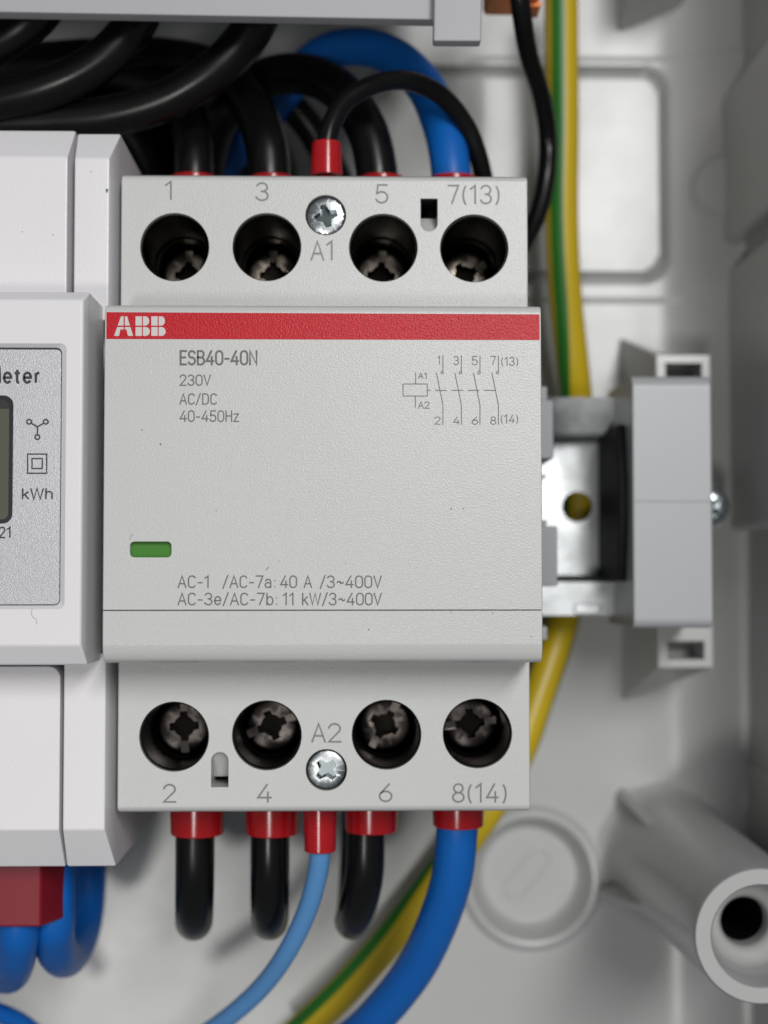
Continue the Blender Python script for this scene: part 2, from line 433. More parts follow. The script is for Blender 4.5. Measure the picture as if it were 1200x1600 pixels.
# side wall, with pillars standing against it
bm = bmesh.new()
box(bm, XS+7.2, XS+10, -95, 125, ZW-4, -22)
bev(bm, 0.4)
finish(bm, 'side_wall', M['box'], enc)
for (ya, yb, px) in ((128, 372, 1142), (405, 830, 1152), (1195, 1345, 1180)):
    zc = -74
    a = W(px, ya, zc); b = W(px, yb, zc)
    bm = bmesh.new(); box(bm, a.x, XS+9, b.y, a.y, -84, -27); bev(bm, 1.6, 4)
    finish(bm, 'wall_rib', M['box'], enc, origin=(a.x, a.y, zc))
# screw boss
bx_, by_ = 56.3, -49.0
bm = bmesh.new()
lathe(bm, [(14.5, ZW-0.5),(12.6, ZW+0.5),(11.5, ZW+2.2),(10.8, -79),(10.5, -72),(9.6, -30),(9.35, -23.6),(9.1, -23.0),(7.1, -23.0),(6.85, -23.4),(6.7, -27.2),(6.2, -27.6),(6.0, -29.6),(5.3, -30.7),(4.5, -31.2),(3.8, -31.9),(3.35, -33.0),(3.3, -62),(0, -62)], (bx_, by_), 72)
boss = finish(bm, 'screw_boss', M['box'], enc, origin=(bx_, by_, ZW), smooth=50)
bm = bmesh.new()
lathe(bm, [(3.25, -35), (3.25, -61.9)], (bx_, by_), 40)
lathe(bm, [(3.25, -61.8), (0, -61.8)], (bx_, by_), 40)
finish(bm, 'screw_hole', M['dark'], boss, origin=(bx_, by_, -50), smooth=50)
for ang, L0, zt in ((128, 15.0, -66), (205, 15.0, -58), (-62, 14.0, -40), (20, 12, -40)):
    bm = bmesh.new()
    prism(bm, [(8.2, ZW-0.5), (L0, ZW-0.5), (L0-0.5, ZW+3), (9.6, zt), (8.2, zt)], 'y', -0.75, 0.75); bev(bm, 0.25, 2)
    r3 = Matrix.Rotation(math.radians(ang), 3, 'Z')
    for v in bm.verts: v.co = r3 @ v.co + Vector((bx_, by_, 0))
    finish(bm, 'boss_rib', M['box'], boss, origin=(bx_, by_, ZW))
# rail posts moulded on the wall
def rail_post(yt, yb, slot_t=True, slot_b=True):
    xl, xr = 49.4, 58.5
    bm = bmesh.new()
    # a tapered block: wide at the wall, its upper and lower faces draughted
    zt = -60.0
    A = [(xl-1.6, yb-7.4, ZW-1), (xr+1.2, yb-2.5, ZW-1), (xr+1.2, yt+2.5, ZW-1), (xl-1.6, yt+6.8, ZW-1)]
    Bq = [(xl, yb, zt), (xr, yb, zt), (xr, yt, zt), (xl, yt, zt)]
    va = [bm.verts.new(p) for p in A]; vb = [bm.verts.new(p) for p in Bq]
    bm.faces.new(va[::-1]); bm.faces.new(vb)
    for k in range(4): bm.faces.new((va[k], va[(k+1)%4], vb[(k+1)%4], vb[k]))
    bev(bm, 0.4, 2)
    o = finish(bm, 'rail_post', M['box'], enc, origin=(xl, (yt+yb)/2, ZW))
    c = bmesh.new()
    m_ = Vector(o.location)
    if slot_t: box(c, xl+1.6-xl, xr-1.5-xl, yt-4.4-(yt+yb)/2, yt-1.4-(yt+yb)/2, 15, 30)
    if slot_b: box(c, xl+1.6-xl, xr-1.5-xl, yb+1.4-(yt+yb)/2, yb+4.4-(yt+yb)/2, 15, 30)
    # cutter is placed in the post's own frame
    for v in c.verts: v.co = v.co + Vector((xl, (yt+yb)/2, ZW))
    cut(o, c)
    return o
rail_post(36.6, -14.4)
rail_post(150, 105.6, True, False)

# ================================================================== RAIL
rail = None
bm = bmesh.new()
t = 1.0; yc = 11.7
prof = [(17.5,-57.1),(12.2,-58.4),(11.5,-58.7),(11.5,-65.0),(11.0,-65.5),(-11.0,-65.5),(-11.5,-65.0),(-11.5,-58.7),(-12.2,-58),(-17.5,-58),
        (-17.5,-59),(-12.9,-59),(-12.5,-59.4),(-12.5,-65.6),(-11.6,-66.5),(11.6,-66.5),(12.5,-65.6),(12.5,-59.4),(12.9,-59.3),(17.5,-58.1)]
prism(bm, [(yc+a, b) for a, b in prof], 'x', -104, 49.0)
rail = finish(bm, 'mounting_rail', M['rail'], None, smooth=30)
tag(rail, 'galvanised steel mounting rail with a round hole running behind the contactor', 'rail')
c = bmesh.new()
hx, hy = W(901, 792, -66)[:2]
prism(c, circle(hx, hy, 2.55, 36), 'z', -70, -60)
cut(rail, c)
for yy, px, py in ((29, 913, 633), (-5, 918, 952)):
    p = W(px, py, -58)
    bm = bmesh.new(); prism(bm, rrect(p.x-2.2, p.x+2.2, p.y-0.9, p.y+0.9, 0.6), 'z', -58.3, -57.55); bev(bm, 0.3, 2)
    finish(bm, 'punched_tab', M['rail'], rail, origin=(p.x, p.y, -58))
# pan-head screw beside the end stop
def cross_cut(arm=1.9, wd=0.85, depth=1.4, zt=0.0, core=1.05):
    c = bmesh.new()
    pts = []
    for k in range(4):
        a = k*math.pi/2
        R2 = lambda u, v: (u*math.cos(a)-v*math.sin(a), u*math.sin(a)+v*math.cos(a))
        pts += [R2(core, -core) if False else R2(wd/2+0.25, -wd/2-0.25), R2(arm, -wd/2), R2(arm, wd/2)]
    prism(c, pts, 'z', zt-depth, zt+1)
    return c
sx, sy = W(1110, 790, -60)[:2]
bm = bmesh.new()
lathe(bm, [(0.0,-63),(3.4,-63),(3.4,-61.2),(3.2,-60.4),(2.6,-59.8),(1.6,-59.45),(0,-59.4)], (0, 0), 48)
scr = finish(bm, 'pan_head_screw', M['bright'], None)
c = cross_cut(1.9, 0.9, 1.6, -59.4)
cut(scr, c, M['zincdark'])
scr.location = Vector((sx, sy, 0))*MM
for v in scr.data.vertices: v.co.z += 0.063
scr.location.z = -0.063
scr.rotation_euler.z = 0.5
tag(scr, 'bright zinc pan head screw half hidden by the grey end stop', 'screw')
bm = bmesh.new(); lathe(bm, [(0, ZW-1), (4.4, ZW-1), (3.7, -63.01), (0, -63.01)], (sx, sy), 40)
finish(bm, 'screw_post', M['box'], enc, origin=(sx, sy, ZW))
# ------------------------------------------------------------------ end stop
es = empty('end_stop', (47.8, 11.7, -58), 'plain grey plastic end stop clamped on the right end of the rail', 'end stop')
bm = bmesh.new()
P = [(-19.0,-63),(-19.0,-41.4)]+[(-17.6-1.4*math.cos(math.radians(a)), -41.4+1.4*math.sin(math.radians(a))) for a in range(15,90,15)]+[(-17.6,-40),(16.9,-40)]+[(16.9+2*math.sin(math.radians(a)), -42+2*math.cos(math.radians(a))) for a in range(10,90,10)]+[(18.9,-42),(18.9,-63)]
prism(bm, [(yc+a, b) for a, b in P], 'x', 42.0, 53.9); bev(bm, 0.3, 2, 40)
finish(bm, 'body', M['stop'], es)
sp_ = W(1050, 783, -40)
bm = bmesh.new(); box(bm, 42.3, 53.7, sp_.y-0.14, sp_.y+0.14, -40.3, -39.85); bev(bm, 0.1, 2)
finish(bm, 'moulding_seam', M['stop'], es, origin=(48, sp_.y, -40))
bm = bmesh.new()
prism(bm, [(yc+a, b) for a, b in ((-12,-64.5),(-12,-46),(-4,-44),(4,-44),(12,-46),(12,-64.5))], 'x', 40.6, 42.1); bev(bm, 0.3)
finish(bm, 'shade_plate', M['dark'], es)  # near-black plate added for the end stop's shadow beside it on the rail
# ------------------------------------------------------------------ distance piece right of the contactor
spc = empty('spacer', (27, 11.7, -58), 'slim grey plastic spacer with stepped edges on the rail beside the contactor', 'spacer')
def ypx(py, z): return W(860, py, z).y
for (xr, ya, yb, zt) in ((29.9, 625, 717, -38), (30.4, 822, 916, -38)):
    bm = bmesh.new(); box(bm, 23.75, xr, ypx(yb, zt), ypx(ya, zt), -62, zt); bev(bm, 0.25)
    finish(bm, 'shoulder', M['dgrey'], spc, origin=(27, ypx(ya, zt), zt))
bm = bmesh.new()
for (xr, ya, yb, zt) in ((28.9, 560, 580, -36), (28.4, 578, 606, -37), (29.0, 604, 628, -38), (29.6, 715, 742, -41), (29.7, 742, 824, -45), (29.1, 914, 950, -39), (28.8, 949, 966, -38), (29.2, 965, 980, -38), (28.7, 979, 1000, -37)):
    box(bm, 23.75, xr, ypx(yb, zt), ypx(ya, zt), -60, zt)
bev(bm, 0.18)
body = finish(bm, 'body', M['dgrey'], spc)
c = bmesh.new(); a = W(849, 745, -45); b = W(857, 812, -45)
box(c, 24.6, b.x, b.y, a.y, -62, -30); cut(body, c)

# ================================================================== CONTACTOR
con = empty('contactor', (-3.5, 11.7, -58), 'light grey four pole contactor with a red stripe across its front', 'contactor')
X0, X1 = -30.7, 23.45
ZT = -13.5
bm = bmesh.new()
Ph = [(-30.5,-60),(-30.5,ZT-0.9),(-30.25,ZT-0.3),(-29.6,ZT),(53.0,ZT),(53.6,ZT-0.25),(53.95,ZT-1.0),(53.95,-60)]
prism(bm, Ph, 'x', X0, X1); bev(bm, 0.28, 2, 40)
hous = finish(bm, 'housing', M['grey'], con)
TOPW = [(273,386),(417,386),(599,387),(741,388)]
BOTW = [(272,1151),(417,1149),(604,1148),(746,1146)]
c = bmesh.new()
for px, py in TOPW+BOTW:
    p = W(px, py, ZT); prism(c, circle(p.x, p.y, 4.58, 48), 'z', -37, -10)
for px, py in ((509,336),(510,1203)):
    p = W(px, py, ZT); prism(c, circle(p.x, p.y, 2.72, 40), 'z', -19, -10)
# slots
sl = []
for (xa, xb, ya, yb, top) in ((657,684,310,362,True),(330,357,1175,1230,False)):
    a = W(xa, ya, ZT); b = W(xb, yb, ZT); r = (b.x-a.x)/2; cx = (a.x+b.x)/2
    if top: poly = [(a.x,a.y)]+circle(cx, b.y+r, r, 16, 180, 360)+[(b.x,a.y)]
    else:   poly = [(b.x,b.y)]+circle(cx, a.y-r, r, 16, 0, 180)+[(a.x,b.y)]
    prism(c, poly, 'z', -28, -10); sl.append((a, b, r, cx, poly, top))
cut(hous, c)
for a, b, r, cx, poly, top in sl:                      # ramp in the floor of each slot
    bm = bmesh.new()
    if top: prism(bm, [(b.y-0.3, ZT-0.5), (a.y-1.9, ZT-3.6), (a.y-1.9, -28), (b.y-0.3, -28)], 'x', a.x+0.03, b.x-0.03)
    else: prism(bm, [(a.y+0.3, ZT-0.7), (b.y+0.9, ZT-4.2), (b.y+0.9, -28), (a.y+0.3, -28)], 'x', a.x+0.03, b.x-0.03)
    finish(bm, 'slot_ramp', M['grey'], hous, origin=(cx, (a.y+b.y)/2, ZT))
    bm = bmesh.new()
    if top:
        box(bm, a.x+0.02, b.x-0.02, a.y-1.9, a.y-0.02, -24, -21); box(bm, a.x+0.02, b.x-0.02, a.y-0.15, a.y-0.02, -20.9, ZT-0.45)
        for xx in (a.x+0.02, b.x-0.12): box(bm, xx, xx+0.1, a.y-1.95, a.y-0.16, -20.9, ZT-0.9)
    else: box(bm, a.x+0.02, b.x-0.02, b.y+0.02, b.y+0.9, -24, -21)
    finish(bm, 'slot_dark_lining', M['dark'], hous, origin=(cx, a.y if top else b.y, ZT))  # near-black lining added so the shaded slot hole shows dark
# liners and terminal screws: one of each is built, the rest are copies
def make_sleeve():
    bm = bmesh.new()
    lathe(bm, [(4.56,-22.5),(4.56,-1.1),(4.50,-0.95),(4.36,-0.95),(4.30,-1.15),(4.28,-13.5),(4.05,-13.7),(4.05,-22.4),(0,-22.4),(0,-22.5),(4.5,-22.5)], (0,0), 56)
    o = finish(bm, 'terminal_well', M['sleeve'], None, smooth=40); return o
def make_tscrew():
    bm = bmesh.new()
    lathe(bm, [(0,-3.5),(3.7,-3.5),(3.7,-0.6),(3.55,-0.22),(3.1,0),(0,0)], (0,0), 48)
    o = finish(bm, 'terminal_screw', M['screw'], None, smooth=40)
    c = bmesh.new()
    prism(c, [(-.62,-.62),(-.55,-2.05),(.55,-2.05),(.62,-.62),(2.05,-.55),(2.05,.55),(.62,.62),(.55,2.05),(-.55,2.05),(-.62,.62),(-2.05,.55),(-2.05,-.55)], 'z', -2.2, 1)
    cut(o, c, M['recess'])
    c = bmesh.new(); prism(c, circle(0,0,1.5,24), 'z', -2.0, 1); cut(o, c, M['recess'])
    c = bmesh.new(); box(c, -4, 4, -0.55, 0.55, -0.5, 1); cut(o, c)
    c = bmesh.new()
    for a, l0, l1 in ((45,1.7,2.7),(38,1.8,2.4),(135,1.7,2.8),(142,1.9,2.5),(225,1.7,2.7),(231,1.8,2.9),(315,1.7,2.6),(322,1.9,2.6)):
        vs0 = box(c, l0, l1, -0.07, 0.07, -0.12, 0.5)
        r3 = Matrix.Rotation(math.radians(a), 3, 'Z')
        for v in vs0: v.co = r3 @ v.co
    cut(o, c)
    return o
sl0, sc0 = make_sleeve(), make_tscrew()
first = True
ROTS = [1.58, 1.60, 1.50, 0.55, 1.62, 0.35, 1.05, 0.1]
for i, (px, py) in enumerate(TOPW+BOTW):
    p = W(px, py, ZT)
    s_ = sl0 if first else sl0.copy(); q = sc0 if first else sc0.copy()
    if not first: COL.objects.link(s_); COL.objects.link(q)
    s_.location = p*MM; adopt(s_, hous)
    q.location = Vector((p.x, p.y+(-0.3 if i < 4 else 0.2), -31.5 if i < 4 else -26.0))*MM
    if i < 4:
        q.material_slots[0].link = 'OBJECT'; q.material_slots[0].material = M['lightened']
    else:
        q.material_slots[0].link = 'OBJECT'; q.material_slots[0].material = M['screw']
    q.rotation_euler = (0.03*math.sin(i*2.1), 0.04*math.cos(i*1.7), ROTS[i]); adopt(q, hous)
    first = False
def make_cscrew():
    bm = bmesh.new()
    lathe(bm, [(0,-3),(2.55,-3),(2.55,-0.35),(2.42,-0.1),(2.2,0),(0,0.02)], (0,0), 48)
    o = finish(bm, 'coil_screw', M['zinc'], None, smooth=40)
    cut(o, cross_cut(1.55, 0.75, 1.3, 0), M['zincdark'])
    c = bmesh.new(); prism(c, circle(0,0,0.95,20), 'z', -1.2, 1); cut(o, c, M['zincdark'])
    c = bmesh.new()
    for a in (45, 135, 225, 315, 22, 66, 114, 163, 171, 196, 247, 262, 293, 338, 352):
        L0 = 1.2 if a % 45 == 0 else 1.4+(a % 7)*0.08
        m_ = bmesh.new(); vs0 = box(c, L0, 2.4, -0.05-(a % 3)*0.02, 0.05, -0.09, 0.5); m_.free()
        r3 = Matrix.Rotation(math.radians(a), 3, 'Z')
        for v in vs0: v.co = r3 @ v.co
    cut(o, c)
    return o
cs0 = make_cscrew()
for i, (px, py, rz) in enumerate(((509,336,0.25),(510,1203,0.75))):
    q = cs0 if i == 0 else cs0.copy()
    if i: COL.objects.link(q)
    p = W(px, py, ZT); q.location = Vector((p.x, p.y, ZT-0.5))*MM; q.rotation_euler = (0.03, -0.05, rz); adopt(q, hous)
# terminal numbers
for st, xa, xb, yb, yt in (('1',258,272,311,284),('3',400,420,313,286),('5',587,607,317,289),('7(13)',700,782,318,290),('A1',486,523,406,377),
                           ('2',255,275,1253,1226),('4',402,425,1253,1226),('6',592,613,1252,1225),('8(14)',707,793,1253,1225),('A2',487,533,1159,1131)):
    label_px(st, xa, xb, yb, yt, ZT, 0.24, 'terminal_number', M['ink2'], hous)
# front cover
bm = bmesh.new()
Pn = [(-10.35,-13.45),(-10.35,-2.0),(-10.15,-1.1),(-9.7,-0.55),(-8.9,-0.22),(-8.1,-0.02),(-7.9,0),(33.0,0),(33.6,-0.15),(33.95,-0.5),(34.1,-1.1),(34.1,-13.45)]
prism(bm, Pn, 'x', X0+0.05, X1+0.1); bev(bm, 0.22, 2, 40)
cov = finish(bm, 'front_cover', M['grey'], con)
c = bmesh.new()
g = W(500, 953.5, 0).y
box(c, -40, 40, g-0.08, g+0.08, -0.7, 1)
a = W(203, 846, 0); b = W(268, 871, 0)
prism(c, rrect(a.x, b.x, b.y, a.y, 0.55), 'z', -1.4, 1)
cut(cov, c)
bm = bmesh.new(); prism(bm, rrect(a.x-.3, b.x+.3, b.y-.3, a.y+.3, 0.5), 'z', -1.9, -1.1); bev(bm, 0.1)
ind = finish(bm, 'indicator_window', M['green'], cov, origin=(a.x, a.y, -1))
# cut the pocket deeper so that the window sits inside it, not through the cover
a = W(163.5, 488, 0); b = W(845, 531.5, 0)
bm = bmesh.new(); prism(bm, [(X0+0.28, b.y), (X1-0.12, b.y), (X1-0.12, a.y-0.1), (X0+0.28, a.y+0.02)], 'z', 0.0, 0.03)
stripe = finish(bm, 'red_stripe', M['red'], cov)
k = Ink(0.05)
def LP(x, y): v = W(160+x*340/1200, 470+y*340/1200, 0); return (v.x, v.y)
for poly in ([(103,86),(117,86),(117,137),(85,137)], [(124,86),(137,86),(152,137),(124,137)],
             [(82,145),(117,145),(117,158),(99,158),(92,194),(65,194)], [(124,145),(155,145),(170,194),(142,194),(133,158),(124,158)]):
    k.poly([LP(*p) for p in poly])
for bx0 in (183, 270):
    for (ya, yb, rx) in ((86,137,34),(145,194,38)):
        k.poly([LP(*p) for p in ((bx0,ya),(bx0+35,ya),(bx0+35,yb),(bx0,yb))])
        ym, ry = (ya+yb)/2, (yb-ya)/2
        k.poly([LP(*p) for p in [(bx0+41,ya),(bx0+55,ya)]+[(bx0+55+(rx-14)*math.sin(t*math.pi/10), ym-ry*math.cos(t*math.pi/10)) for t in range(1,10)]+[(bx0+55,yb),(bx0+41,yb)]])
k.done('logo', M['logo'], stripe)
for st, xa, xb, yb, yt, wt in (('ESB40-40N',281,402,569.5,548.5,0.25),('230V',281,329,602,586,0.155),('AC/DC',281,339,631.5,615.5,0.155),('40-450Hz',281,373,658.5,642,0.155),
        ('AC-1',278,328,918,900,0.165),('/AC-7a:',348,432,918,900,0.165),('40 A',438,487,918,900,0.165),('/3~400V',500,596,918,900,0.165),
        ('AC-3e/AC-7b:',278,435,945,927,0.165),('11 kW/3~400V',442,596,945,927,0.165)):
    label_px(st, xa, xb, yb, yt, 0.0, wt, 'lettering', M['ink'], cov)
# wiring diagram
k = Ink(0.02)
def DP(x, y): v = W(600+x*260/1200, 530+y*260/1200, 0); return (v.x, v.y)
lw = 0.11
def ln(*pts, w_=lw): k.stroke([DP(*p) for p in pts], w_, False)
ln((137,323),(312,323)); ln((137,410),(312,410)); ln((137,323),(137,410)); ln((312,323),(312,410))
ln((228,238),(228,323)); ln((226,410),(226,492))
for X in (425, 558, 692, 825):
    ln((X,118),(X,236)); k.stroke([DP(X-6+9*math.cos(t*math.pi/8), 241+9*math.sin(t*math.pi/8)) for t in range(17)], lw, False)
    ln((X-47,242),(X,475),(X,617))
for a_, b_ in ((312,336),(370,452),(487,570),(605,687),(720,806)): ln((a_,369),(b_,369))
def dt(st, x0_, x1_, yb_, yt_, w_=0.11):
    a_, b_, c_ = DP(x0_,yb_), DP(x1_,yb_), DP(x0_,yt_)
    k.text(st, a_, b_, math.hypot(c_[0]-a_[0], c_[1]-a_[1]), w_)
dt('1',388,408,182,122); dt('3',502,540,184,124); dt('5',634,676,186,124); dt('7',769,806,186,124); dt('(13)',843,970,190,130)
dt('A1',247,313,282,246); dt('A2',247,328,498,452)
dt('2',365,408,613,560); dt('4',500,545,613,558); dt('6',633,678,614,560); dt('8',768,808,614,560); dt('(14)',840,970,604,546)
k.done('wiring_diagram', M['ink'], cov)
k = Ink(0.015)
for q in ([(700,716),(718,719),(735,726)],[(728,728),(737,731)],[(741,716),(752,719)],[(640,787),(652,789),(676,788)],[(668,781),(690,787)],[(661,792),(671,793)],[(700,640),(716,652)],[(770,700),(782,690)],[(806,585),(822,572)],[(796,600),(815,588)]):
    k.stroke([tuple(W(a_, b_, 0)[:2]) for a_, b_ in q], 0.05, True)
k.done('scratches', M['scratch'], cov)
k = Ink(0.015)
for (x_, y_, r_) in ((251,694,.17),(576,984,.13),(830,995,.11),(338,798,.09),(705,795,.14),(724,795,.12),(705,957,.09),(770,958,.11),(222,672,.12),(484,768,.08),(437,877,.08),(540,880,.09)):
    v = W(x_, y_, 0); k.poly(circle(v.x, v.y, r_*0.75, 7))
k.stroke([tuple(W(a_, b_, 0)[:2]) for a_, b_ in ((415,891),(418,888),(420,886))], 0.09, True)
k.stroke([tuple(W(a_, b_, 0)[:2]) for a_, b_ in ((203,843),(204,838),(208,834))], 0.05, True)
k.done('dirt_specks', M['ink'], cov)

# ================================================================== ENERGY METER
met = empty('energy_meter', (-67, 11.7, -58), 'white electricity meter with silver faceplate and display left of the contactor', 'meter')
XL, XR = -103.4, -31.15
ZM = -12.0
bm = bmesh.new(); box(bm, XL+0.3, XR-0.15, -38.3, 59.8, -60, -20); bev(bm, 0.5)
finish(bm, 'housing', M['white'], met)
def seam_x(px, py, z): return W(px, py, z).x
xs_u = seam_x(111, 300, ZM); xs_l = seam_x(96, 1200, ZM)
yt_f, yt_o = W(60,245,ZM).y, W(60,204,-16).y
yb_f, yb_o = W(60,1297,ZM).y, W(60,1354,-16).y
MAT = M['white']
# upper terminal cover (left) and the strip beside it; thin shadow gap between them
bm = bmesh.new(); frustum(bm, XL, xs_u-0.13, 34.0, yt_o, ZM, 4.0, .8, 0.35, 0, yt_o-yt_f, -40); bev(bm, 0.28, 2)
finish(bm, 'terminal_cover', MAT, met, origin=(XL, 50, ZM))
bm = bmesh.new(); frustum(bm, xs_u+0.13, XR, 34.0, yt_o-0.4, ZM, 4.0, 0.3, 0.9, 0, yt_o-0.4-yt_f+0.15, -40); bev(bm, 0.28, 2)
finish(bm, 'end_strip', MAT, met, origin=(XR, 50, ZM))
bm = bmesh.new(); frustum(bm, XL, xs_l-0.11, yb_o, -11.1, ZM, 4.0, .8, 0.1, yb_o*-1+yb_f, 0.2, -40)
bev(bm, 1.6, 5, 40, sel=lambda e: all(v.co.x > xs_l-0.5 and v.co.y > -12.4 for v in e.verts) and abs(e.verts[0].co.z-e.verts[1].co.z) > 1)
bev(bm, 0.2, 2)
finish(bm, 'terminal_cover', MAT, met, origin=(XL, -20, ZM))
bm = bmesh.new(); frustum(bm, xs_l+0.11, XR, yb_o, -9.6, ZM, 4.0, 0.1, 0.9, yb_f-yb_o, 0, -40); bev(bm, 0.25, 2)
finish(bm, 'end_strip', MAT, met, origin=(XR, -20, ZM))
# raised centre
bm = bmesh.new(); frustum(bm, XL+0.2, -32.75, -10.6, 35.9, 0.0, 1.9, .6, 0.55, 2.5, 1.3, -13); bev(bm, 0.3, 3)
mf = finish(bm, 'front_bezel', MAT, met)
fx1 = W(96.5, 700, -0.8).x; fy1 = W(50, 543.5, -0.8).y; fy0 = W(50, 946, -0.8).y
c = bmesh.new()
R_ = [(XL+8, fx1, fy0, fy1, -0.95), (XL+8, fx1, fy0, fy1, -0.55), (XL+7.3, fx1+0.65, fy0-0.45, fy1+0.45, 0.01), (XL+7.3, fx1+0.65, fy0-0.45, fy1+0.45, 1)]
rings = [[c.verts.new((x, y, z)) for x, y in rrect(a_, b_, cc_, d_, 0.7, 4)] for a_, b_, cc_, d_, z in R_]
c.faces.new(rings[0][::-1]); c.faces.new(rings[-1])
for A, B in zip(rings, rings[1:]):
    for i in range(len(A)): c.faces.new((A[i], A[(i+1)%len(A)], B[(i+1)%len(A)], B[i]))
cut(mf, c)
bm = bmesh.new(); prism(bm, rrect(XL+8.02, fx1-0.02, fy0+0.02, fy1-0.02, 0.7), 'z', -0.94, -0.75)
finish(bm, 'faceplate_border', M['black_ink'], mf)
bm = bmesh.new(); prism(bm, rrect(XL+8.2, fx1-0.14, fy0+0.14, fy1-0.24, 0.6), 'z', -0.9, -0.70)
fp = finish(bm, 'faceplate', M['panel'], met)
lx1 = W(20.5, 700, -0.7).x; ly1 = W(10, 618, -0.7).y; ly0 = W(10, 818, -0.7).y
lx0 = lx1-38
bm = bmesh.new(); ring_prism(bm, rrect(lx0, lx1, ly0, ly1, 1.2, 6), rrect(lx0+.5, lx1-.5, ly0+.5, ly1-.5, 0.8, 6), -0.72, -0.60)
disp_f = bm
dsp = empty_d = None
bm2 = bmesh.new(); prism(bm2, rrect(lx0+.4, lx1-.4, ly0+.4, ly1-.4, 0.8, 6), 'z', -0.75, -0.655)
dsp = finish(bm2, 'display', M['lcd'], met, origin=(lx1, ly0, -0.7))
finish(disp_f, 'display_frame', M['lcdframe'], dsp, origin=(lx1, ly0, -0.7))
bm2 = bmesh.new(); box(bm2, lx0+.45, lx1-.45, ly1-1.65, ly1-.45, -0.70, -0.645)
finish(bm2, 'display_band', M['lcdband'], dsp, origin=(lx1, ly1, -0.7))
ZF = -0.70
label_px('eter', 5, 63, 598, 576, ZF, 0.33, 'lettering', M['black_ink'], fp, False, .20)
label_px('M', -21, 1.5, 598, 576, ZF, 0.40, 'lettering', M['black_ink'], fp, False)
label_px('kWh', 34, 83, 780, 763, ZF, 0.20, 'lettering', M['black_ink'], fp, False, .10)
label_px('21', -2, 18, 840, 824, ZF, 0.19, 'lettering', M['black_ink'], fp, False)
k = Ink(ZF+0.02)
def PX(x, y): v = W(x, y, ZF); return (v.x, v.y)
for (x, y) in ((45.5,659),(71.5,659),(58.5,683)):
    k.stroke([PX(x+3.6*math.cos(t*math.pi/8), y+3.6*math.sin(t*math.pi/8)) for t in range(17)], 0.19, False)
k.stroke([PX(48.5,661), PX(58.5,667), PX(68.5,661)], 0.19, False); k.stroke([PX(58.5,667), PX(58.5,679.5)], 0.19, False)
for q in ((43.2,73,709.5,739.5),(50,66,716.5,732)):
    xa, xb, ya, yb = q
    for s0, s1 in (((xa,ya),(xb,ya)),((xa,yb),(xb,yb)),((xa,ya),(xa,yb)),((xb,ya),(xb,yb))): k.stroke([PX(*s0), PX(*s1)], 0.17, True)
k.done('symbols', M['black_ink'], fp)

k = Ink(0.015)
k.stroke([tuple(W(a_, b_, 0)[:2]) for a_, b_ in ((50,952),(49,960),(52,965),(57,968),(57,975))], 0.05, True)
k.done('fibre', M['ink2'], mf)
k = Ink(ZM+0.015)
for (x_, y_, r_) in ((174,297,.2),(172,300,.12),(142,268,.08),(35,362,.07),(83,367,.08)):
    v = W(x_, y_, ZM); k.poly(circle(min(v.x, XR-1.2), v.y, r_, 7))
k.done('dirt_specks', M['ink'], met)

# ================================================================== DEVICES OF THE ROW ABOVE
dev = empty('modular_device', (-40, 110, -58), 'grey modular device along the top edge, cut off by the frame', 'modular device')
yl = W(10, 27, -18).y; yr = W(690, 37, -18).y; xr = W(697, 40, -18).x
bm = bmesh.new()
prism(bm, [(-110, yl+0.9), (xr, yr), (xr, 135), (-110, 135)], 'z', -19.5, -16.6); bev(bm, 0.4, 2)
finish(bm, 'cover', M['dev'], dev, origin=(-40, 100, -14))
a = W(677, 64, -14); b = W(752, 64, -14)
bm = bmesh.new(); box(bm, a.x, b.x, a.y, 132, -16.5, -14); bev(bm, 0.35, 2)
for v in bm.verts: v.co.x += (v.co.y-a.y)*0.02
finish(bm, 'latch_tab', M['dev'], dev, origin=(a.x, a.y, -14))
bm = bmesh.new(); box(bm, -105, 14, 92, 134, -60, -24); bev(bm, 0.4)
finish(bm, 'body', M['dev'], dev, origin=(-40, 110, -40))
a = W(754, 26, -44); b = W(846, 20, -36)
bm = bmesh.new(); box(bm, a.x, b.x, a.y, 106, -44, -36); bev(bm, 0.8, 3)
tb = finish(bm, 'terminal_block', M['orange'], None, origin=(a.x, 90, -56))
tag(tb, 'orange plastic terminal block at the top edge beside the earth cable', 'terminal block')
bm = bmesh.new(); d_ = W(815, 10, -40); box(bm, d_.x-1.2, d_.x+2.8, a.y-0.6, a.y+0.3, -43, -38); bev(bm, 0.3)
finish(bm, 'latch', M['orange'], tb, origin=(d_.x, a.y, -50))

# ================================================================== CABLES
def earth_twist(l):
    T = ((0,-.12),(55,.0),(85,.75),(125,1.25),(150,.95),(180,.38),(400,.2))
    for (a, u), (b, v) in zip(T, T[1:]):
        if l <= b: return u+(v-u)*sm(a, b, l)
    return .2
def cab(name, px, r, mat, label, grp=None, cat='cable', **kw):
    o = tube(name, [W(*p) for p in px], r, mat, **kw)
    return tag(o, label, cat, grp)
TG = 'cables into the upper terminals'; BG = 'cables into the lower terminals'
